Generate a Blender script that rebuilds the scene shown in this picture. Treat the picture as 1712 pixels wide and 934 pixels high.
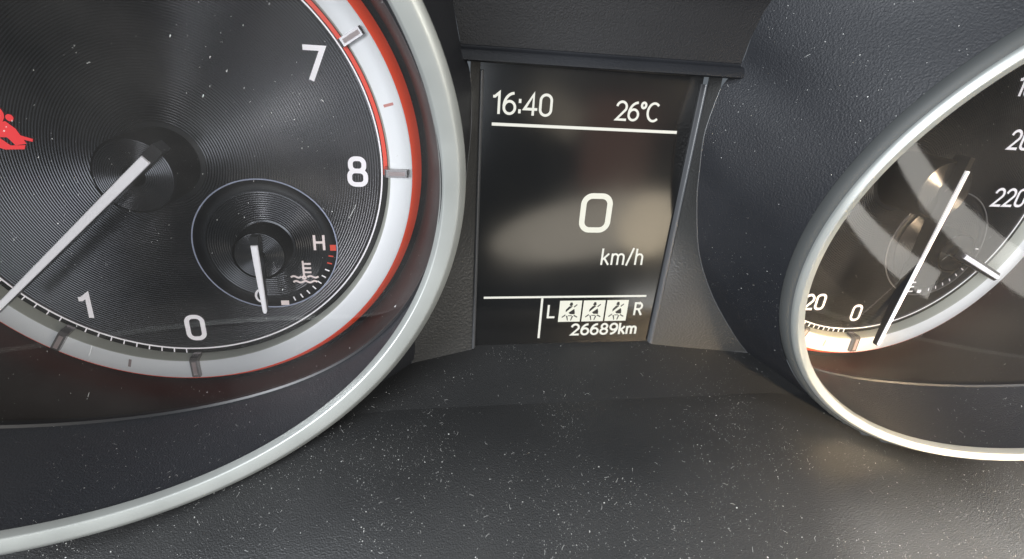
import bpy, math, random
from mathutils import Vector, Matrix, noise
random.seed(7)
sc = bpy.context.scene
for o in list(bpy.data.objects): bpy.data.objects.remove(o)
MM = 0.001
# cluster frame: x right, y up, z towards the driver (mm). Blender: X = x, Y = -z, Z = y (m)
def V(x, y, z): return Vector((x*MM, -z*MM, y*MM))

# ------------------------------------------------------------------ camera
cam = bpy.data.cameras.new('camera'); camo = bpy.data.objects.new('camera', cam)
sc.collection.objects.link(camo); sc.camera = camo
CP = (59.041, 29.379, 134.982)
right = V(0.98482516, 0.06488356, 0.16096439)/MM
up = -V(-0.00561844, -0.91507851, 0.40323661)/MM
back = -V(0.17345848, -0.39802192, -0.90082779)/MM
M = Matrix((right, up, back)).transposed().to_4x4(); M.translation = V(*CP)
camo.matrix_world = M
cam.sensor_width = 36; cam.lens = 881.08/1712*36
cam.clip_start = 0.002; cam.clip_end = 20
cam.dof.use_dof = True; cam.dof.focus_distance = 0.135; cam.dof.aperture_fstop = 28

# ------------------------------------------------------------------ world and lamps (interior of a car by day)
w = bpy.data.worlds.new('World'); sc.world = w; w.use_nodes = True
bg = w.node_tree.nodes['Background']; bg.inputs[0].default_value = (0.80, 0.90, 1.0, 1); bg.inputs[1].default_value = 0.16
def lamp(name, pos, target, sx, sy, power, col, spread=180, shape='RECTANGLE', roll=0):
    l = bpy.data.lights.new(name, 'AREA'); l.shape = shape; l.size = sx*MM; l.size_y = sy*MM
    l.energy = power; l.color = col; l.spread = math.radians(spread)
    o = bpy.data.objects.new(name, l); sc.collection.objects.link(o)
    d = V(*target)-V(*pos); o.location = V(*pos)
    q = d.to_track_quat('-Z', 'Y'); o.rotation_euler = (q @ Matrix.Rotation(math.radians(roll), 3, 'Z').to_quaternion()).to_euler()
    return o
def flat(name, x, y, z, sx, sy, power, col, roll=0, shape='RECTANGLE'): return lamp(name, (x, y, z), (x, y, 0), sx, sy, power, col, shape=shape, roll=roll)
lamp('side_window_light', (-420, 330, 330), (0, 0, 0), 420, 260, 2.3, (0.82, 0.90, 1.0))
lamp('driver_window_light', (-400, 140, 540), (0, 0, 0), 300, 240, 4.2, (0.92, 0.96, 1.0))
lamp('left_sector_light', (-440, -30, 560), (0, 0, 0), 180, 180, 2.2, (0.97, 0.97, 1.0))  # added lamp, fills the left sector of the dial grooves
lamp('front_fill_light', (-250, 235, 500), (40, -20, 0), 340, 180, 2.6, (0.95, 0.97, 1.0))  # added front fill that brightens the dial rings and upper grooves
lamp('right_sector_light', (265, 110, 500), (60, -10, 0), 130, 110, 0.45, (1.0, 0.97, 0.92))  # added lamp for the bright right-hand sector of the grooves
lamp('ring_fill_light', (0, -15, 500), (20, -30, 0), 220, 120, 0.52, (0.87, 0.93, 1.0))  # added frontal fill, lifts the lower part of the dial ring
lamp('roof_light', (120, 520, 300), (100, 0, 20), 300, 200, 0.6, (0.92, 0.96, 1.0))
lamp('passenger_window_light', (640, 130, 240), (150, -20, 0), 300, 260, 2.7, (1.0, 0.96, 0.90))
lamp('warm_beam_light', (370, 60, 460), (228, -44, 0), 160, 100, 0.20, (1.0, 0.74, 0.44), spread=14)  # added narrow warm beam that tints the speedometer ring cream
lamp('warm_rim_fill_light', (790, -60, 420), (200, -60, 30), 280, 170, 1.0, (1.0, 0.93, 0.82))  # added warm fill from the right for the rims
flat('sunlit_lap_light', 215, -112, 300, 190, 58, 0.085, (1.0, 0.90, 0.74), roll=12, shape='ELLIPSE')
flat('sunlit_knee_light', 268, -110, 300, 60, 60, 0.060, (1.0, 0.84, 0.60), roll=-20, shape='ELLIPSE')
flat('beige_blob_light', 170, -14, 300, 46, 26, 0.006, (1.0, 0.86, 0.66), roll=-30)  # small added lamp, gives the screen a faint beige reflected spot
flat('russet_blob_light', 225, -40, 300, 60, 80, 0.009, (1.0, 0.50, 0.36))  # added lamp behind the red-brown patch reflected in the screen
flat('lens_stripe_light', 475, -226, 400, 350, 36, 0.20, (1.0, 0.98, 0.92), roll=7)  # strip lamp added to draw a diagonal band in the right lens
flat('lens_stripe_light', 575, -320, 400, 350, 36, 0.20, (1.0, 0.98, 0.92), roll=-5)  # second added strip, for the lower lens band
sc.view_settings.view_transform = 'Standard'; sc.view_settings.look = 'None'
sc.view_settings.exposure = 0.0; sc.view_settings.gamma = 1.0
sc.render.engine = 'CYCLES'

# ------------------------------------------------------------------ materials
def mat(name, col, rough=0.5, metal=0.0, spec=0.5, bump=None, var=None, coat=0.0, emit=None, estr=0.0):
    m = bpy.data.materials.new(name); m.use_nodes = True
    nt = m.node_tree; b = nt.nodes['Principled BSDF']
    b.inputs['Base Color'].default_value = (*col, 1); b.inputs['Roughness'].default_value = rough
    b.inputs['Metallic'].default_value = metal; b.inputs['Specular IOR Level'].default_value = spec
    b.inputs['Coat Weight'].default_value = coat; b.inputs['Coat Roughness'].default_value = 0.08
    tc = nt.nodes.new('ShaderNodeTexCoord')
    if emit: b.inputs['Emission Color'].default_value = (*emit, 1); b.inputs['Emission Strength'].default_value = estr
    if bump:                                    # (kind, scale, strength, distance)
        kind, s, st, di = bump
        if kind == 'grain':                     # leather-like moulded grain
            t = nt.nodes.new('ShaderNodeTexVoronoi'); t.inputs['Scale'].default_value = s
            t.feature = 'SMOOTH_F1'; out = t.outputs['Distance']
        else:
            t = nt.nodes.new('ShaderNodeTexNoise'); t.inputs['Scale'].default_value = s; t.inputs['Detail'].default_value = 3
            out = t.outputs['Fac']
        nt.links.new(tc.outputs['Object'], t.inputs['Vector'])
        bn = nt.nodes.new('ShaderNodeBump'); bn.inputs['Strength'].default_value = st; bn.inputs['Distance'].default_value = di*MM
        nt.links.new(out, bn.inputs['Height']); nt.links.new(bn.outputs['Normal'], b.inputs['Normal'])
    if var:                                     # (scale, colour b, roughness delta) wear and smears
        n = nt.nodes.new('ShaderNodeTexNoise'); n.inputs['Scale'].default_value = var[0]; n.inputs['Detail'].default_value = 5
        nt.links.new(tc.outputs['Object'], n.inputs['Vector'])
        mx = nt.nodes.new('ShaderNodeMix'); mx.data_type = 'RGBA'
        mx.inputs['A'].default_value = (*col, 1); mx.inputs['B'].default_value = (*var[1], 1)
        nt.links.new(n.outputs['Fac'], mx.inputs['Factor']); nt.links.new(mx.outputs['Result'], b.inputs['Base Color'])
        mr = nt.nodes.new('ShaderNodeMapRange'); mr.inputs['From Min'].default_value = .3; mr.inputs['From Max'].default_value = .7
        mr.inputs['To Min'].default_value = max(0.02, rough-var[2]); mr.inputs['To Max'].default_value = rough+var[2]
        nt.links.new(n.outputs['Fac'], mr.inputs['Value']); nt.links.new(mr.outputs['Result'], b.inputs['Roughness'])
    return m
PL = mat('moulded_plastic', (.0135, .0138, .0142), .46, bump=('grain', 3300, .6, .14), var=(45, (.019, .0192, .0195), .07))
PLF = mat('fine_plastic', (.009, .0098, .0118), .46, spec=.28, bump=('noise', 2400, .6, .18), var=(50, (.015, .016, .019), .05))
HOOD = mat('hood_plastic', (.010, .0102, .0115), .55, spec=.3, bump=('noise', 2600, .9, .2), var=(60, (.014, .0142, .0155), .05))
PLG = mat('coarse_grain_plastic', (.030, .030, .029), .42, bump=('grain', 1700, .75, .2), var=(60, (.038, .038, .037), .04))
COWL = mat('cowl_plastic', (.014, .0155, .019), .45, bump=('noise', 2600, .8, .2), var=(40, (.019, .020, .023), .05))
SHROUD = mat('shroud_plastic', (.016, .013, .012), .5, spec=.3, var=(60, (.028, .024, .022), .06))
TRIM = mat('trim_plastic', (.06, .062, .066), .28)  # paler than the other plastics, standing for edges that catch light
COLLAR = mat('collar_grey', (.042, .045, .045), .6, metal=.0, spec=.3, bump=('noise', 4000, .1, .06), var=(60, (.058, .061, .06), .06))
MATTE = mat('matte_black', (.005, .005, .006), .85, spec=.15)
BLACKM = mat('black_gap', (.006, .006, .007), .4)
SILVER = mat('satin_silver_paint', (.33, .345, .33), .44, metal=.55, bump=('noise', 5000, .05, .05), var=(70, (.37, .385, .37), .07))
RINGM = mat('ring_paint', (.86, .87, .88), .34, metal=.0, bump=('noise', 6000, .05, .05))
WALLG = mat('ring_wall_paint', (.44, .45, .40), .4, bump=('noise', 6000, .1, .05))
REDM = mat('red_glow_paint', (.82, .075, .025), .45, emit=(1, .08, .025), estr=.22)  # slight glow added to keep the flank's red bright
DIAL = mat('dial_black', (.066, .066, .070), .2, metal=.92)
DIALF = mat('dial_flat_black', (.007, .007, .009), .4, spec=.3)
WHITE = mat('white_print', (.82, .79, .81), .5, emit=(1, .95, .98), estr=.30)
PINKW = mat('pale_print', (.80, .68, .66), .5, emit=(1, .85, .83), estr=.25)
BLUEL = mat('blue_grey_line', (.46, .50, .66), .5)
GREYL = mat('grey_line', (.16, .155, .155), .5)
REDP = mat('red_print', (.75, .06, .03), .5, emit=(1, .08, .03), estr=.15)
REDL = mat('warning_lamp_red', (.6, .03, .03), .5, emit=(1, .06, .07), estr=.62)
CHROME = mat('chrome', (.34, .32, .32), .24, metal=.7)
INLAY = mat('pink_grey_inlay', (.36, .29, .285), .4)
NEEDLEW = mat('needle_white', (.86, .85, .88), .35, emit=(.97, .96, 1), estr=.28)
NEEDLEB = mat('needle_black', (.012, .012, .013), .28)
SCREEN = mat('display_glass', (.004, .004, .004), .13, spec=.75, var=(25, (.006, .006, .006), .04))
LIT = mat('lit_pixels', (.04, .04, .04), .5, emit=(.93, .93, .84), estr=.86)
LITY = mat('lit_pixels_yellow', (.04, .04, .04), .5, emit=(.93, .93, .80), estr=.86)
DUSTM = mat('dust', (.55, .55, .53), .9)
def lens_material():
    m = bpy.data.materials.new('clear_lens'); m.use_nodes = True; nt = m.node_tree; nt.nodes.clear()
    out = nt.nodes.new('ShaderNodeOutputMaterial'); tr = nt.nodes.new('ShaderNodeBsdfTransparent')
    gl = nt.nodes.new('ShaderNodeBsdfGlossy'); gl.inputs['Roughness'].default_value = .035
    df = nt.nodes.new('ShaderNodeBsdfDiffuse'); df.inputs['Color'].default_value = (.6, .58, .55, 1)
    fr = nt.nodes.new('ShaderNodeFresnel'); fr.inputs['IOR'].default_value = 1.52
    m1 = nt.nodes.new('ShaderNodeMixShader'); m2 = nt.nodes.new('ShaderNodeMixShader')
    tc = nt.nodes.new('ShaderNodeTexCoord'); n = nt.nodes.new('ShaderNodeTexNoise'); n.inputs['Scale'].default_value = 45
    n.inputs['Detail'].default_value = 6
    mr = nt.nodes.new('ShaderNodeMapRange'); mr.inputs['From Min'].default_value = .3; mr.inputs['From Max'].default_value = .75
    mr.inputs['To Min'].default_value = .006; mr.inputs['To Max'].default_value = .03
    nt.links.new(tc.outputs['Object'], n.inputs['Vector']); nt.links.new(n.outputs['Fac'], mr.inputs['Value'])
    nt.links.new(mr.outputs['Result'], m1.inputs[0]); nt.links.new(tr.outputs[0], m1.inputs[1]); nt.links.new(df.outputs[0], m1.inputs[2])
    nt.links.new(fr.outputs[0], m2.inputs[0]); nt.links.new(m1.outputs[0], m2.inputs[1]); nt.links.new(gl.outputs[0], m2.inputs[2])
    nt.links.new(m2.outputs[0], out.inputs[0]); return m
LENS = lens_material()

# ------------------------------------------------------------------ helpers
def thing(name, label, cat, loc=(0, 0, 0), group=None):
    o = bpy.data.objects.new(name, None); sc.collection.objects.link(o); o.location = V(*loc)
    o.empty_display_size = .01
    o['label'] = label; o['category'] = cat
    if group: o['group'] = group
    return o
def mesh_data(name, vs, fs, m, smooth=True):
    me = bpy.data.meshes.new(name); me.from_pydata([V(*v) for v in vs], [], fs); me.materials.append(m)
    if smooth: me.polygons.foreach_set('use_smooth', [True]*len(me.polygons))
    me.update(); return me
def link(name, me, parent=None):
    o = bpy.data.objects.new(name, me); sc.collection.objects.link(o); o.parent = parent; return o
def obj(name, vs, fs, m, parent=None, smooth=True, sharp=None):
    me = mesh_data(name, vs, fs, m, smooth)
    if sharp: me.set_sharp_from_angle(angle=math.radians(sharp))
    return link(name, me, parent)
def grid(rows, close=False):
    """rows: list of equal-length point lists -> verts, faces"""
    n = len(rows[0]); vs = [p for r in rows for p in r]; fs = []
    for i in range(len(rows)-1):
        for j in range(n if close else n-1):
            k = (j+1) % n
            fs.append((i*n+j, i*n+k, (i+1)*n+k, (i+1)*n+j))
    return vs, fs
def lathe(profile, N=256, cx=0, cy=0, a0=0, a1=360):
    full = abs(a1-a0) >= 360
    rows = []
    for r, z in profile:
        rows.append([(cx+r*math.cos(t), cy+r*math.sin(t), z) for t in
                     [math.radians(a0+(a1-a0)*i/(N if full else N-1)) for i in range(N)]])
    return grid(rows, full)
def lerp(a, b, t): return a+(b-a)*t
def mix(p, q, t): return tuple(lerp(a, b, t) for a, b in zip(p, q))
def sstep(t): t = max(0, min(1, t)); return t*t*(3-2*t)
def spline(pts, n):
    """Catmull-Rom through pts, n samples"""
    out = []; P = [pts[0]]+list(pts)+[pts[-1]]; m = len(pts)-1
    for i in range(n):
        u = i/(n-1)*m; k = min(int(u), m-1); t = u-k
        a, b, c, d = P[k:k+4]
        out.append(tuple(.5*((2*q)+(-p+r)*t+(2*p-5*q+4*r-s)*t*t+(-p+3*q-3*r+s)*t**3) for p, q, r, s in zip(a, b, c, d)))
    return out
def box(name, x0, x1, y0, y1, z0, z1, m, parent=None, bev=0.0):
    b = bev
    # chamfered box seen from the front: base outline plus inset top
    o = [(x0, y0), (x1, y0), (x1, y1), (x0, y1)]; i = [(x0+b, y0+b), (x1-b, y0+b), (x1-b, y1-b), (x0+b, y1-b)]
    vs = [(x, y, z0) for x, y in o]+[(x, y, z1-b) for x, y in o]+[(x, y, z1) for x, y in i]
    fs = [(3, 2, 1, 0)]+[(k, (k+1) % 4, (k+1) % 4+4, k+4) for k in range(4)]+[(k+4, (k+1) % 4+4, (k+1) % 4+8, k+8) for k in range(4)]+[(8, 9, 10, 11)]
    return obj(name, vs, fs, m, parent, smooth=False)

# strokes: lettering drawn as ribbons with a little thickness
def arc(cx, cy, rx, ry, a0, a1, n=18):
    return [(cx+rx*math.cos(math.radians(lerp(a0, a1, i/n))), cy+ry*math.sin(math.radians(lerp(a0, a1, i/n)))) for i in range(n+1)]
def rr(x0, y0, x1, y1, r, n=6):
    p = []
    for cx, cy, a in ((x1-r, y1-r, 0), (x0+r, y1-r, 90), (x0+r, y0+r, 180), (x1-r, y0+r, 270)):
        p += arc(cx, cy, r, r, a, a+90, n)
    return p+[p[0]]
def G(ch, sq=False):
    """strokes of a character in a cell one unit high, and its width"""
    if ch == '0': return ([rr(0, 0, .58, 1, .24 if sq else .285, 8)], .58)
    if ch == '1': return ([[(0, .80), (.06, .80), (.28, .985), (.28, 0)]], .34)
    if ch == '2': return ([arc(.29, .71, .29, .29, 165, -30)+[(0.02, 0), (.60, 0)]], .6)
    if ch == '4': return ([[(.46, 0), (.46, 1), (0, .27), (.64, .27)]], .64)
    if ch == '6': return ([arc(.29, .30, .29, .30, 90, 450, 28), arc(.52, .35, .52, .64, 95, 176, 14)], .58)
    if ch == '7': return ([[(0, 1), (.6, 1), (.18, 0)]], .6)
    if ch == '8' and sq: return ([rr(.05, .53, .55, 1, .19, 8), rr(0, 0, .6, .53, .21, 8)], .6)
    if ch == '8': return ([arc(.29, .755, .235, .245, -90, 270, 24), arc(.29, .26, .29, .26, 90, 450, 28)], .58)
    if ch == '9': return ([arc(.29, .70, .29, .30, 90, 450, 28), arc(.06, .65, .52, .64, -85, -4, 14)], .58)
    if ch == 'C': return ([arc(.38, .5, .38, .5, 52, 308, 26)], .62)
    if ch == 'H': return ([[(0, 0), (0, 1)], [(.62, 0), (.62, 1)], [(0, .52), (.62, .52)]], .62)
    if ch == 'E': return ([[(.5, 1), (0, 1), (0, 0), (.5, 0)], [(0, .52), (.44, .52)]], .5)
    if ch == 'L': return ([[(0, 1), (0, 0), (.48, 0)]], .48)
    if ch == 'R': return ([[(0, 0), (0, 1), (.3, 1)]+arc(.3, .74, .24, .26, 90, -90, 12)+[(0, .48)], [(.28, .48), (.55, 0)]], .55)
    if ch == 'k': return ([[(0, 0), (0, 1)], [(.40, .68), (0.02, .30)], [(.14, .42), (.43, 0)]], .42)
    if ch == 'm': return ([[(0, 0), (0, .68)], [(0, .5)]+arc(.19, .47, .19, .21, 180, 0, 10)[1:]+[(.38, 0)], [(.38, .5)]+arc(.57, .47, .19, .21, 180, 0, 10)[1:]+[(.76, 0)]], .76)
    if ch == 'h': return ([[(0, 0), (0, 1)], [(0, .5)]+arc(.21, .45, .21, .23, 180, 0, 10)[1:]+[(.42, 0)]], .42)
    if ch == '/': return ([[(0, -.05), (.34, 1.05)]], .34)
    if ch == ':': return ([[(.05, .08), (.05, .20)], [(.05, .58), (.05, .70)]], .10)
    if ch == 'o': return ([arc(.13, .86, .13, .15, 0, 360, 16)], .26)
    return ([], .3)
def ribbon(pl, wd, z, th, vs, fs):
    closed = len(pl) > 3 and math.dist(pl[0], pl[-1]) < 1e-6
    P = pl[:-1] if closed else pl; n = len(P); h = wd/2; L = []; R = []
    if not closed:                             # square ends pushed out a little
        d = Vector((P[0][0]-P[1][0], P[0][1]-P[1][1])).normalized()*h*.6; e = Vector((P[-1][0]-P[-2][0], P[-1][1]-P[-2][1])).normalized()*h*.6
        P = [(P[0][0]+d.x, P[0][1]+d.y)]+list(P[1:-1])+[(P[-1][0]+e.x, P[-1][1]+e.y)]
    for i in range(n):
        a = P[(i-1) % n] if (closed or i > 0) else None; c = P[(i+1) % n] if (closed or i < n-1) else None; b = P[i]
        d1 = Vector((b[0]-a[0], b[1]-a[1])).normalized() if a else None; d2 = Vector((c[0]-b[0], c[1]-b[1])).normalized() if c else None
        if d1 is None: d1 = d2
        if d2 is None: d2 = d1
        nn = Vector((-d1.y-d2.y, d1.x+d2.x)); nn = nn.normalized() if nn.length > 1e-9 else Vector((-d1.y, d1.x))
        k = h/max(.45, nn.dot(Vector((-d1.y, d1.x))))
        L.append((b[0]+nn.x*k, b[1]+nn.y*k)); R.append((b[0]-nn.x*k, b[1]-nn.y*k))
    o = len(vs)
    for p in L: vs.append((p[0], p[1], z+th))
    for p in R: vs.append((p[0], p[1], z+th))
    for p in L: vs.append((p[0], p[1], z))
    for p in R: vs.append((p[0], p[1], z))
    for i in range(n if closed else n-1):
        j = (i+1) % n
        fs.append((o+i, o+n+i, o+n+j, o+j)); fs.append((o+2*n+i, o+i, o+j, o+2*n+j)); fs.append((o+n+i, o+3*n+i, o+3*n+j, o+n+j))
    if not closed:
        fs.append((o, o+2*n, o+3*n, o+n)); fs.append((o+n-1, o+2*n-1, o+4*n-1, o+3*n-1))
def text(name, s, x, y, h, wd, z, m, parent, gap=.2, slant=0, wide=1.0, sq=False, th=.05, center=False):
    """x,y = lower left of the strokes' centre lines (mm)"""
    vs, fs = [], []; cx = 0; items = []
    for ch in s:
        st, cw = G(ch, sq); items.append((st, cx)); cx += cw+gap
    tot = (cx-gap)*h*wide
    if center: x -= tot/2; y -= h/2
    k = 0
    for st, ox in items:
        for pl in st:
            ribbon([(x+(px+ox)*h*wide+py*h*slant, y+py*h) for px, py in pl], wd, z+.012*(k % 3), th, vs, fs); k += 1
    return obj(name, vs, fs, m, parent, smooth=False)
def strokes(name, pls, wd, z, m, parent, th=.05):
    vs, fs = [], []
    for k, pl in enumerate(pls): ribbon(pl, wd, z+.012*(k % 3), th, vs, fs)
    return obj(name, vs, fs, m, parent, smooth=False)
def poly(name, pls, z, m, parent, th=.05):
    vs, fs = [], []
    for k, pl in enumerate(pls):
        o = len(vs); n = len(pl); vs += [(x, y, z+th+.012*k) for x, y in pl]+[(x, y, z) for x, y in pl]
        a = sum(pl[i][0]*pl[(i+1) % n][1]-pl[(i+1) % n][0]*pl[i][1] for i in range(n))
        f = tuple(range(o, o+n)); fs.append(f if a > 0 else f[::-1])
        for i in range(n): j = (i+1) % n; fs.append((o+i, o+n+i, o+n+j, o+j))
    return obj(name, vs, fs, m, parent, smooth=False)

# ------------------------------------------------------------------ gauges
R0, RL = 50.0, 8.0
STEP = 33.75
def dial_angle(v): return -90-STEP*v
def grooves(r0, r1, pitch, amp, z):
    pr = []; n = int((r1-r0)/pitch)
    for i in range(n):
        for f, a in ((0, -1), (.22, -.55), (.42, .75), (.5, 1), (.58, .75), (.78, -.55)): pr.append((r0+(i+f)*pitch, z+a*amp))
    pr.append((r0+n*pitch, z-amp)); return pr
def tick_mesh():
    # chrome frame that sits on the ring and folds over its inner wall; +x is outwards
    w, t = .95, .75
    vs = []; fs = []
    prof = [(50.8, .5), (50.8, 3.9), (51.3, 4.5), (56.2, 4.5), (56.6, 4.1), (56.6, 3.0)]
    for s in (-1, 1): vs += [(r, s*w, z) for r, z in prof]
    n = len(prof)
    for i in range(n-1): fs.append((i, i+1, n+i+1, n+i)[::1])
    fs += [tuple(range(n-1, -1, -1)), tuple(range(n, 2*n))]
    return vs, fs
TICK = mesh_data('major_tick', *tick_mesh(), CHROME, smooth=False)
def bx_mesh(x0, x1, y0, y1, z0, z1, m, n):
    vs = [(x, y, z) for z in (z0, z1) for x, y in ((x0, y0), (x1, y0), (x1, y1), (x0, y1))]
    return mesh_data(n, vs, [(3, 2, 1, 0), (4, 5, 6, 7), (0, 1, 5, 4), (1, 2, 6, 5), (2, 3, 7, 6), (3, 0, 4, 7)], m, smooth=False)
INL = bx_mesh(51.75, 55.8, -.48, .48, 3.5, 4.56, INLAY, 'inlay')
MINOR = bx_mesh(50.0, 51.32, -.13, .13, .10, .26, WHITE, 'minor_tick')
HALF = bx_mesh(53.4, 55.7, -.32, .32, 2.9, 3.16, INLAY, 'half_tick')
HALFR = bx_mesh(53.4, 55.7, -.32, .32, 2.9, 3.16, mat('faded_red_print', (.60, .25, .22), .5), 'half_tick')
def place(name, me, parent, deg):
    o = link(name, me, parent); o.rotation_euler = (0, -math.radians(deg), 0); return o
SX, SY = 20.7, -20.5
def needle(name, parent, px, py, deg, L, tail, w0, w1, z, hgt, strip0=None, bw=1.0):
    """black bar with a white top strip, turning about (px,py)"""
    t = math.radians(deg); c, s = math.cos(t), math.sin(t)
    def W(u, v, zz): return (px+u*c-v*s, py+u*s+v*c, zz)
    us = [-tail, 0, L*.5, L-.5, L]; ws = [w*bw for w in (w0*1.25, w0*1.25, lerp(w0, w1, .5)*1.2, w1*1.15, w1*.5)]
    vs = []; fs = []
    for u, ww in zip(us, ws):
        drop = hgt*(1-.68*max(0, u)/L)
        vs += [W(u, -ww/2, z-drop), W(u, -ww/2, z), W(u, ww/2, z), W(u, ww/2, z-drop)]
    for i in range(len(us)-1):
        for k in range(4): fs.append((i*4+k, i*4+(k+1) % 4, i*4+4+(k+1) % 4, i*4+4+k))
    fs += [(0, 1, 2, 3), (len(vs)-1, len(vs)-2, len(vs)-3, len(vs)-4)]
    nb = obj(name, vs, fs, NEEDLEB, parent, smooth=False)
    u0 = -tail*.62 if strip0 is None else strip0
    us = [u0, 0, L*.5, L-.9, L-.35]; ws = [w0, w0, lerp(w0, w1, .5), w1, w1*.6]; vs = []; fs = []
    for u, ww in zip(us, ws):
        vs += [W(u, -ww/2, z-.1), W(u, -ww/2, z+.45), W(u, -ww/2+.18, z+.62), W(u, ww/2-.18, z+.62), W(u, ww/2, z+.45), W(u, ww/2, z-.1)]
    for i in range(len(us)-1):
        for k in range(5): fs.append((i*6+k, i*6+6+k, i*6+7+k, i*6+k+1))
    fs += [(0, 1, 2, 3, 4, 5), tuple(range(len(vs)-1, len(vs)-7, -1))]
    obj('white_strip', vs, fs, NEEDLEW, nb, smooth=False)
    return nb
def gauge(root, kind):
    tach = kind == 'tach'
    vs, fs = lathe(grooves(9.3, 49.5, .60, .045, 0)+[(51.6, 0), (51.6, -1.5)], 384)
    obj('dial_face', vs, fs, DIAL, root)
    vs, fs = lathe([(0, .06), (9.3, .06), (9.5, -.05)], 96); obj('centre_disc', vs, fs, DIALF, root)
    # ring: inner wall, face, red outer flank
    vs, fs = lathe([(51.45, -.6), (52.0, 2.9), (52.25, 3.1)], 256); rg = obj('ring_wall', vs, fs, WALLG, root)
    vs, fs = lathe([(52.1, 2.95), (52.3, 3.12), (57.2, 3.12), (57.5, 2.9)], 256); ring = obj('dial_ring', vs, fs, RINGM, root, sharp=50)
    vs, fs = lathe([(57.5, 2.85), (57.8, 2.7), (59.7, -.4), (59.8, -1.4)], 256); obj('ring_flank', vs, fs, REDM, root)
    vs, fs = lathe([(49.85, .1), (49.85, .22), (50.2, .22), (50.2, .1)], 256); obj('scale_line', vs, fs, WHITE, root, sharp=30)
    vs, fs = lathe([(51.5, -1.45), (60.0, -1.45), (62.5, -1.45)], 128); obj('dial_floor', vs, fs, MATTE, root)
    # hub
    vs, fs = lathe([(8.3, 0), (8.15, 12.9), (8.0, 13.5), (7.7, 13.7)], 96); hub = obj('hub', vs, fs, MATTE, root, sharp=40)
    vs, fs = lathe(grooves(2.2, 7.7, .42, .030, 13.7), 128); obj('hub_cap', vs, fs, DIAL, hub)
    if tach: vals = [0, 1, 7, 8, 2]; halves = [.5, 7.5, 1.5]; minors = [i*.1 for i in range(0, 23)]
    else: vals = [0, 1, 11, 10]; halves = [.5]; minors = [i*.1 for i in range(0, 15)]
    st = STEP if tach else 22.5
    for v in vals:
        place('major_tick', TICK, ring, -90-st*v); place('tick_inlay', INL, ring, -90-st*v)
    for v in halves: place('half_tick', HALFR if v == 7.5 else HALF, ring, -90-st*v)
    for v in minors:
        if abs(v-round(v)) > .01: place('minor_tick', MINOR, root, -90-st*v)
    # inset gauge
    sub = bpy.data.objects.new('inset_gauge', None); sc.collection.objects.link(sub); sub.parent = root
    vs, fs = lathe([(.01, .14)]+[(6.9, .14)]+grooves(7.0, 14.6, .55, .045, .14)+[(14.7, .12)], 192, SX, SY); obj('inset_face', vs, fs, DIAL, sub)
    vs, fs = lathe([(14.65, .12), (17.3, .12), (17.35, -.1)], 160, SX, SY); obj('inset_border', vs, fs, DIALF, sub)
    vs, fs = lathe([(17.15, .08), (17.15, .2), (17.45, .2), (17.45, .0)], 160, SX, SY); obj('inset_outline', vs, fs, BLUEL if tach else GREYL, sub, sharp=30)
    vs, fs = lathe([(6.5, .2), (6.4, 6.6), (6.1, 7.0)], 80, SX, SY); obj('inset_hub', vs, fs, MATTE, sub, sharp=40)
    vs, fs = lathe(grooves(1.3, 6.1, .40, .030, 7.0), 112, SX, SY); obj('inset_hub_cap', vs, fs, DIAL, sub)
    return sub, ring

tach = thing('tachometer', 'black grooved rev counter with white numerals 7, 8, 0, 1 and a red-flanked pale ring', 'gauge', (0, 0, 0), 'round gauges')
sub, ring = gauge(tach, 'tach')
for s, x, y, h in (('0', .3, -43.7, 6.5), ('8', 44.1, -.7, 6.4), ('7', 35.9, 23.7, 6.6), ('1', -24.2, -36.8, 6.2)):
    text('numeral', s, x, y, h, 1.15, .12, WHITE, tach, wide=1.0, sq=True, center=True, slant=.05 if s == '1' else 0)
text('numeral', '2', -43.0, -17.2, 6.4, 1.0, .12, WHITE, tach, sq=True, center=True)
vs, fs = lathe([(50.45, .1), (50.45, .24), (51.4, .24), (51.4, .1)], 90, 0, 0, -1.5, 52); obj('red_zone_stripe', vs, fs, REDP, tach, sharp=30)
needle('needle', tach, 0, 0, 223.2, 46.5, 9.6, 1.95, 1.15, 16.6, 4.5, strip0=-6.2)
needle('inset_needle', sub, SX, SY, -88.5, 14.6, 5.6, 1.5, .95, 9.4, 2.6, strip0=-3.6)
text('letter', 'H', 33.6, -19.4, 3.7, .62, .30, PINKW, sub, center=True)
text('letter', 'C', 17.6, -34.4, 3.4, .55, .30, WHITE, sub, center=True)
box('hot_mark', 36.2, 37.7, -21.6, -20.0, .25, .34, REDP, sub)
box('cold_mark', 22.6, 24.6, -37.2, -35.9, .25, .34, PINKW, sub)
for k in range(9):
    a = math.radians(-9.6-k*7.55); u = (math.cos(a), math.sin(a))
    strokes('inset_tick', [[(SX+u[0]*15.3, SY+u[1]*15.3), (SX+u[0]*16.3, SY+u[1]*16.3)]], .34, .28, REDP if k < 2 else WHITE, sub)
# coolant symbol: thermometer over two waves
def wave(x0, x1, y, a, n): return [(lerp(x0, x1, i/24), y+a*math.sin(i/24*n*2*math.pi)) for i in range(25)]
strokes('coolant_symbol', [[(29.1, -28.9), (29.1, -24.6)], [(29.5, -25.3), (30.9, -25.3)], [(29.5, -26.5), (30.9, -26.5)], [(29.5, -27.7), (30.9, -27.7)],
        arc(29.1, -29.2, .38, .38, 0, 360, 14), wave(25.9, 28.3, -29.0, .22, 1), wave(30.0, 32.6, -29.0, .22, 1), wave(26.4, 32.2, -30.4, .22, 2.5)], .5, .30, PINKW, sub)
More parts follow.
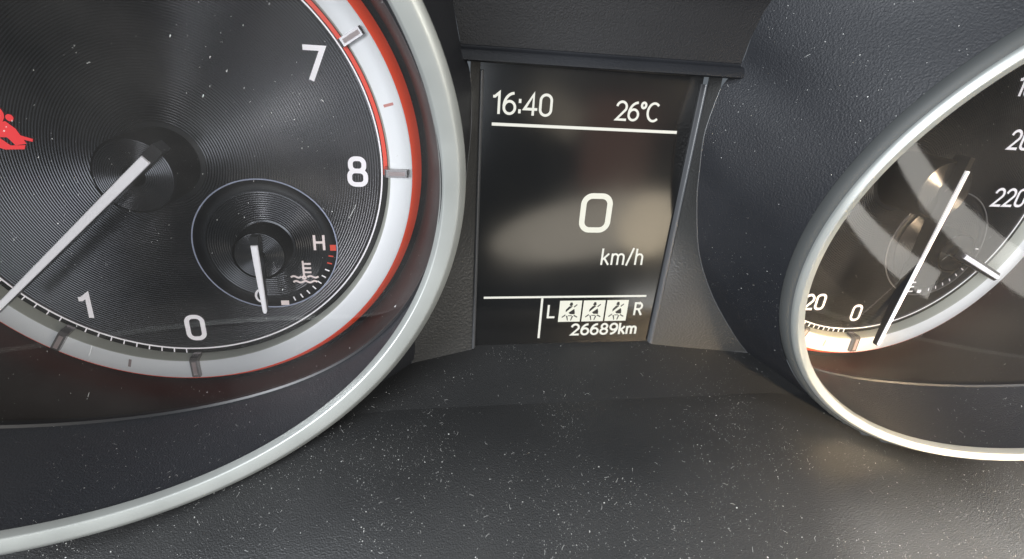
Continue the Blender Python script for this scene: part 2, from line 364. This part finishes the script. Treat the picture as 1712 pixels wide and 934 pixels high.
# red warning lamp at the edge of the picture: seated figure with belt
poly('warning_lamp', [[(-31.6+2.3*math.cos(i*.35), 9.6+2.2*math.sin(i*.35)) for i in range(18)],
     [(-34.5, 7.4), (-29.4, 8.1), (-27.9, 6.6), (-26.6, 3.4), (-28.8, 3.0), (-30.0, 4.7), (-32.5, 4.6), (-34.5, 4.4)],
     [(-28.4+.75*math.cos(i*.5), 8.9+.75*math.sin(i*.5)) for i in range(12)],
     [(-27.4, 5.2), (-25.1, 4.5), (-25.3, 3.9), (-27.0, 4.3)],
     [(-34.2, 4.6), (-31.6, 4.6), (-29.8, 2.9), (-26.9, 3.1), (-27.3, 2.2), (-31.0, 2.0), (-34.2, 3.0)]], .12, REDL, tach)

SPX = 200.0
speedo = thing('speedometer', 'black speedometer at the right edge with 0, 20 and 220 and a cream-lit ring', 'gauge', (SPX, 2.0, 1.5), 'round gauges')
sub2, ring2 = gauge(speedo, 'speed')
for s, x, y, h in (('0', .4, -44.2, 5.2), ('20', -16.4, -40.0, 5.0), ('220', 40.6, -4.6, 5.2), ('200', 37.4, 12.8, 5.2), ('180', 31.6, 27.6, 5.2)):
    text('numeral', s, x, y, h, .78, .12, WHITE, speedo, sq=True, center=True, slant=.0, gap=.22)
needle('needle', speedo, 0, 0, -97.0, 47.0, 9.6, 1.2, .65, 16.6, 4.5, strip0=-6.2)
needle('inset_needle', sub2, SX, SY, -24, 18.0, 3.0, 1.35, 1.25, 9.4, 2.8, strip0=11.0, bw=1.9)
text('letter', 'E', 17.6, -34.9, 3.2, .45, .30, WHITE, sub2, center=True)
box('empty_mark', 20.4, 21.8, -37.1, -36.0, .25, .34, WHITE, sub2)
for k in range(9):
    a = math.radians(-76+k*9); u = (math.cos(a), math.sin(a))
    strokes('inset_tick', [[(SX+u[0]*15.4, SY+u[1]*15.4), (SX+u[0]*16.4, SY+u[1]*16.4)]], .32, .28, WHITE, sub2)

# ------------------------------------------------------------------ bezels: inner shroud, clear lens, cowl, silver rim
class Rim:
    def __init__(s, gx, gy, xc, yc, ro, ri, z0, ky, kx, sgn):
        s.gx, s.gy, s.xc, s.yc, s.ro, s.ri, s.z0, s.ky, s.kx, s.sgn = gx, gy, xc, yc, ro, ri, z0, ky, kx, sgn
        s.n = Vector((-kx, -ky, 1)).normalized()
    def pt(s, r, t, dn=0):
        x = s.xc+r*math.cos(t); y = s.yc+r*math.sin(t); z = s.z0+s.ky*(y-s.yc)+s.kx*(x-s.xc)
        return (x+s.n.x*dn, y+s.n.y*dn, z+s.n.z*dn)
    def lens_z(s, x, y):
        u = (x-s.gx)*s.sgn-25
        return 8.4+.0046*u*u+.2*(y-s.gy+58)
    def wall(s, t, k):                        # cowl: from the foot circle to the rim's inner edge
        a = (s.gx+61.2*math.cos(t), s.gy+61.2*math.sin(t), -1.5); b = s.pt(s.ri+.3, t, -.5)
        return mix(a, b, k)
    def seam(s, t):
        lo, hi = 0.0, 1.0
        for _ in range(30):
            m = (lo+hi)/2; p = s.wall(t, m)
            if p[2] < s.lens_z(p[0], p[1]): lo = m
            else: hi = m
        return lo
Rim.face = 4.0
LRIM = Rim(0, 0, -1.08, 1.75, 70.24, 65.13, 55, .19, -.40, 1)
RRIM = Rim(SPX, 2.0, 209.82, -6.36, 65.07, 60.35, 54.6, .24, .29, -1)
LRIM.face = 4.85; RRIM.face = 2.9
NT = 288
TH = [2*math.pi*i/NT for i in range(NT)]
dust_on = []
def bezel(rm, label, grp):
    root = thing('gauge_bezel', label, 'bezel', (0, 0, 0), grp)
    seam = [rm.seam(t) for t in TH]
    vs, fs = grid([[rm.wall(t, s*k/8) for t, s in zip(TH, seam)] for k in range(9)], True); obj('inner_shroud', vs, fs, SHROUD, root)
    vs, fs = grid([[rm.wall(t, lerp(s+.012, 1, k/14)) for t, s in zip(TH, seam)] for k in range(15)], True); o = obj('cowl', vs, fs, COWL, root); dust_on.append((vs, fs, .55, 1, 'cowl'))
    # black gasket round the lens
    def inw(p, d):
        v = Vector((rm.gx-p[0], rm.gy-p[1], 0)).normalized()*d; return (p[0]+v.x, p[1]+v.y, p[2])
    rows = []
    for ds, d in ((-.006, .05), (-.006, .55), (.02, .55), (.03, .05)):
        rows.append([inw(rm.wall(t, s+ds), d) for t, s in zip(TH, seam)])
    vs, fs = grid(rows, True); obj('gasket', vs, fs, BLACKM, root, sharp=40)
    rows = []
    for k in range(1, 25):
        row = []
        for t, s in zip(TH, seam):
            p = inw(rm.wall(t, s), .3); x = lerp(rm.gx, p[0], k/24); y = lerp(rm.gy, p[1], k/24); row.append((x, y, rm.lens_z(x, y)))
        rows.append(row)
    vs, fs = grid(rows, True); vs.append((rm.gx, rm.gy, rm.lens_z(rm.gx, rm.gy))); c = len(vs)-1
    fs += [(c, j, (j+1) % NT) for j in range(NT)]
    fs = [f[::-1] for f in fs]; fs[-NT:] = [f[::-1] for f in fs[-NT:]]
    obj('lens', vs, fs, LENS, root); dust_on.append((vs, fs, .10, 1, 'lens'))
    a, b = rm.ri, rm.ri+rm.face; wd = b-a
    prof = [(a+.1, -2.2), (a, -.4), (a+.12, -.08), (a+.22, .0), (a+.48*wd, .62), (a+.54*wd, .74), (a+.59*wd, .76), (a+.64*wd, .70), (b-.30, -.10), (b-.08, -.35), (b, -.9)]
    vs, fs = grid([[rm.pt(r, t, dn) for t in TH] for r, dn in prof], True); obj('rim', vs, fs, SILVER, root, sharp=60); dust_on.append((vs, fs, .05, 1, 'rim'))
    c = rm.ro; prof = [(b-.05, -.8), (lerp(b, c, .3), -1.0), (lerp(b, c, .75), -1.7), (c, -3.0), (c+.1, -6.5)]
    vs, fs = grid([[rm.pt(r, t, dn) for t in TH] for r, dn in prof], True); obj('collar', vs, fs, COLLAR, root, sharp=60)
    return root
bezel(LRIM, 'silver-rimmed bezel and clear lens round the rev counter at left', 'gauge bezels')
bezel(RRIM, 'silver-rimmed bezel and clear lens round the speedometer at right', 'gauge bezels')

# ------------------------------------------------------------------ dashboard: hood, tubes, wings, shelf, lower panel
dash = thing('dashboard', 'dusty black moulded plastic dashboard around and below the display', 'dashboard', (0, 0, 0))
BR = [(210, 92, 50), (185, 86, 42), (165, 76, 33), (150, 63, 25), (142, 53, 18), (138, 44, 12), (136.3, 37, 10), (135.5, 30, 9), (132, 24, 8), (130.3, 13.6, 8), (131, 3.6, 8),
      (132.2, -5, 8), (136, -19, 8), (143, -32, 8), (153, -45, 8), (161.4, -53.5, 5.9), (170, -60, 10), (185, -70, 14), (205, -78, 18)]
BL = [(-6, 96, 50), (19, 90, 42), (39, 80, 33), (53, 66, 25), (61, 55, 18), (64.5, 44, 12), (66.5, 37, 10), (68.2, 30, 9), (70.6, 24, 8), (71.2, 13.6, 8), (70.6, 3.6, 8),
      (69.6, -5, 8), (66, -19, 8), (61, -32, 7.5), (58, -42, 7), (56.8, -53.4, 5.8), (45, -60, 10), (28, -68, 14), (5, -74, 20)]
def tube(rm, B, a0, a1):
    n = 120; bs = spline(B, n); rows = []
    inner = [rm.pt(rm.ro+.15, math.radians(lerp(a0, a1, i/(n-1))), -3.5) for i in range(n)]
    for k in range(17):
        f = k/16; row = []
        for p, q in zip(inner, bs):
            m = mix(p, q, f); g = math.sin(math.pi*f)*.0
            row.append(m)
        rows.append(row)
    return grid(rows)
vs, fs = tube(RRIM, BR, 88, 276); obj('gauge_tube', vs, fs, PLF, dash); dust_on.append((vs, fs, .30, 1, 'tube'))
vs, fs = tube(LRIM, BL, 92, -96); obj('gauge_tube', vs, fs, PLF, dash)
# hood face between the tubes and the rounded ledge over the display
n = 40; hl = spline(BL[3:8], n); hr = spline(BR[3:8], n)
vs, fs = grid([[mix(p, q, k/20) for k in range(21)] for p, q in zip(hl, hr)]); obj('hood', vs, fs, HOOD, dash)
lp = [(30.4, 8.6), (29.7, 9.0), (29.35, 9.3), (29.2, 9.8), (28.9, 10.2), (27.3, 11.0), (26.95, 11.05), (26.75, 10.8), (26.6, 9.0), (26.4, 4.0), (26.3, -1.9)]
vs, fs = grid([[(lerp(67.6, 136.2, k/20), y, z) for k in range(21)] for y, z in lp])
obj('ledge', vs, fs, PLF, dash, sharp=50)
# wings either side of the display
def wing(B, xs):
    n = 50; bs = spline(B[8:16], n); rows = []
    for p in bs:
        y = p[1]; t = (y-24)/(-51.6-24); q = (lerp(xs[0], xs[1], t), lerp(24.6, -51.6, t), 1.4)
        rows.append([mix(q, p, k/10) for k in range(11)])
    rows.insert(0, [(x, 27.5, z) for x, y, z in rows[0]])
    return grid(rows)
vs, fs = wing(BR, (132.0, 130.6)); obj('wing', vs, fs, PLG, dash)
vs, fs = wing(BL, (73.6, 74.3)); obj('wing', vs, fs, PLG, dash)
def bead(pts, r, m, name='seam_bead'):
    rows = []
    for i, p in enumerate(pts):
        d = (Vector(pts[min(i+1, len(pts)-1)])-Vector(pts[max(i-1, 0)])).normalized(); u = d.orthogonal().normalized(); v = d.cross(u)
        u = Vector((0, 0, 1))-d*d.z; u.normalize(); v = d.cross(u)
        rows.append([tuple(Vector(p)+u*(r*math.cos(a*math.pi/3))+v*(r*math.sin(a*math.pi/3))) for a in range(6)])
    vs, fs = grid(rows, True); obj(name, vs, fs, m, dash)
bead(spline(BR[8:16], 70), .16, TRIM)
bead(spline(BL[8:16], 70), .16, TRIM)
bead([(lerp(130.6, 161.5, i/24), lerp(-51.95, -53.3, i/24), lerp(1.2, 5.9, i/24)) for i in range(25)], .22, TRIM)
bead([(lerp(74.3, 56.5, i/24), lerp(-51.95, -53.2, i/24), lerp(1.2, 5.7, i/24)) for i in range(25)], .22, TRIM)
# slim trim beside the screen, its edge light put into a paler grey
def trim(x0, x1, s):
    rows = []
    for k in range(41):
        t = k/40; x = lerp(x0, x1, t); y = lerp(24.6, -51.6, t)
        rows.append([(x-s*1.0, y, .05), (x-s*.85, y, 1.3), (x-s*.5, y, 1.75), (x-s*.1, y, 1.9), (x+s*.1, y, 1.5)])
    return grid(rows)
vs, fs = trim(132.0, 130.6, 1); obj('trim_strip', vs, fs, TRIM, dash)
vs, fs = trim(73.6, 74.3, -1); obj('trim_strip', vs, fs, TRIM, dash)
# shelf below the screen, crease, lower panel
def panel_y(x, z):
    base = -51.6-.30*max(z, -2) if z < 20.8 else -57.84-.10*(z-20.8)-.006*(z-20.8)**2
    dl = 9*sstep((58-x)/62)*sstep((z-8)/26); dr = 12*sstep((x-152)/62)*sstep((z-8)/26)
    return base-dl-dr
def inside(x, y, z):
    for rm in (LRIM, RRIM):
        if math.hypot(x-rm.xc, y-rm.yc) < rm.ro-.4 and z < rm.z0+rm.ky*(y-rm.yc)+rm.kx*(x-rm.xc)-1.5: return True
    return False
def sheet(xs, zs):
    vs = [(x, panel_y(x, z), z) for z in zs for x in xs]; n = len(xs); fs = []
    for i in range(len(zs)-1):
        for j in range(n-1):
            f = (i*n+j, (i+1)*n+j, (i+1)*n+j+1, i*n+j+1)
            if not all(inside(*vs[q]) for q in f): fs.append(f)
    return vs, fs
xs = [-90+i*1.6 for i in range(251)]
vs, fs = sheet(xs, [-2+i*.95 for i in range(25)]); obj('shelf', vs, fs, PL, dash); dust_on.append((vs, fs, .55, 1, 'shelf'))
vs, fs = sheet(xs, [20.8+i*1.2 for i in range(70)]); obj('lower_panel', vs, fs, PL, dash); dust_on.append((vs, fs, .95, 1, 'panel'))

# ------------------------------------------------------------------ information display
disp = thing('information_display', 'black portrait trip display showing 16:40, 26°C, 0 km/h and 26689km', 'display', (0, 0, 0))
box('screen_glass', 73.0, 131.4, -51.9, 27.5, -2.0, 0, SCREEN, disp)
text('clock_readout', '16:40', 77.3, 14.9, 4.9, .64, .05, LIT, disp, gap=.20, wide=.98)
text('temperature_readout', '26oC', 109.2, 14.8, 4.4, .60, .05, LIT, disp, gap=.16, wide=1.0)
box('rule_line', 77.1, 126.7, 11.85, 12.6, .02, .1, LIT, disp)
box('rule_line', 77.2, 126.6, -36.2, -35.6, .02, .1, LIT, disp)
box('rule_line', 94.1, 94.75, -49.6, -36.3, .02, .1, LIT, disp)
strokes('speed_readout', [rr(103.5, -15.2, 111.0, -5.5, 2.4, 8)], 1.55, .05, LITY, disp)
text('unit_readout', 'km/h', 110.9, -25.6, 4.7, .55, .05, LIT, disp, gap=.24, wide=.98)
text('seat_letter', 'L', 96.6, -42.6, 3.9, .62, .05, LIT, disp)
text('seat_letter', 'R', 123.7, -42.2, 3.9, .62, .05, LIT, disp)
text('odometer_readout', '26689km', 104.5, -48.7, 3.5, .66, .05, LIT, disp, gap=.24, wide=1.06)
for k in range(3):
    x = 99.9+k*7.3; y = -44.2
    ic = box('seat_belt_icon', x, x+6.75, y, y+7.0, .02, .1, LITY, disp)
    f = lambda pts: [(x+a*6.75, y+b*7.0) for a, b in pts]
    poly('belt_figure', [f([(.44, .80), (.52, .74), (.60, .80), (.57, .92), (.48, .92)]), f([(.30, .58), (.44, .74), (.60, .74), (.30, .46)]),
         f([(.44, .44), (.68, .62), (.72, .46), (.72, .36), (.50, .37)]), f([(.64, .72), (.78, .84), (.80, .80), (.68, .69)]),
         f([(.14, .24), (.30, .36), (.30, .30), (.16, .20)]), f([(.70, .33), (.86, .24), (.84, .20), (.68, .28)]),
         f([(.33, .30), (.40, .28), (.44, .08), (.41, .06)]), f([(.66, .28), (.60, .26), (.55, .08), (.58, .06)]), f([(.42, .31), (.60, .31), (.60, .28), (.42, .28)])],
         .12, BLACKM, ic, th=.03)

# ------------------------------------------------------------------ dust and lint lying on everything
def tri_sampler(vs, fs):
    out = []; acc = 0
    for f in fs:
        p = [Vector(vs[i]) for i in f]
        for k in range(1, len(p)-1):
            a = (p[k]-p[0]).cross(p[k+1]-p[0]).length/2
            if a > 1e-9: acc += a; out.append((acc, p[0], p[k], p[k+1]))
    return out, acc
import bisect
CPV = Vector(CP); fwd = Vector((0.17345848, -0.39802192, -0.90082779))
def seen(p):
    d = p-CPV; zc = d.dot(fwd)
    if zc < 15: return False
    xc = d.dot(Vector((0.98482516, 0.06488356, 0.16096439))); yc = d.dot(Vector((-0.00561844, -0.91507851, 0.40323661)))
    return abs(xc/zc) < 1.1 and abs(yc/zc) < .65
dvs, dfs = [], []
def flake(p, u, v, r, n):
    o = len(dvs); a0 = random.random()*6
    for i in range(n):
        a = a0+2*math.pi*i/n; q = r*random.uniform(.6, 1.2)
        w = p+u*(q*math.cos(a))+v*(q*math.sin(a)*random.uniform(.5, 1)); dvs.append(tuple(w))
    dfs.append(tuple(range(o, o+n)))
for vs, fs, dens, _, what in dust_on:
    tr, area = tri_sampler(vs, fs); keys = [t[0] for t in tr]
    if what == 'lens' and vs[0][0] < 100: dens *= 2.2
    for _ in range(int(area*dens*(2.8 if what in('panel','shelf') else 1.2))):
        a, p0, p1, p2 = tr[min(len(tr)-1, bisect.bisect(keys, random.random()*area))]
        r1, r2 = random.random(), random.random()
        if r1+r2 > 1: r1, r2 = 1-r1, 1-r2
        p = p0+(p1-p0)*r1+(p2-p0)*r2
        if not seen(p): continue
        nrm = (p1-p0).cross(p2-p0).normalized()
        if nrm.dot(CPV-p) < 0: nrm = -nrm
        dens_n = noise.noise(p*.045)+.6*noise.noise(p*.15)
        if random.random() > .42+.9*dens_n: continue
        u = nrm.orthogonal().normalized(); v = nrm.cross(u); ang = random.random()*6.3
        u, v = u*math.cos(ang)+v*math.sin(ang), v*math.cos(ang)-u*math.sin(ang)
        r = min(.24, random.lognormvariate(-3.28, .60))
        if what == 'lens':
            r *= .75
            if p.x < 25 and p.y > -15: r *= 1.25
            if random.random() < .5:
                u = (Vector((.45, .85, .1))); u = (u-nrm*u.dot(nrm)).normalized()*3.2; v = nrm.cross(u).normalized()*.8
        q = p+nrm*.06
        if random.random() < .012:                # short lint
            L = random.uniform(.4, 1.3); c = random.uniform(-.5, .5); prev = None; o = len(dvs)
            for i in range(6):
                t = i/5-.5; m = q+u*(L*t)+v*(c*L*t*t*2)+nrm*.03
                dvs.append(tuple(m+v.normalized()*.022)); dvs.append(tuple(m-v.normalized()*.022))
            for i in range(5): dfs.append((o+2*i, o+2*i+1, o+2*i+3, o+2*i+2))
        else: flake(q, u, v, r, random.choice((3, 4, 5)))
d = obj('dust', dvs, dfs, DUSTM, None, smooth=False)
d['label'] = 'pale dust specks and lint scattered over the dashboard and bezels'; d['category'] = 'dust'; d['kind'] = 'stuff'
print('dust', len(dfs))
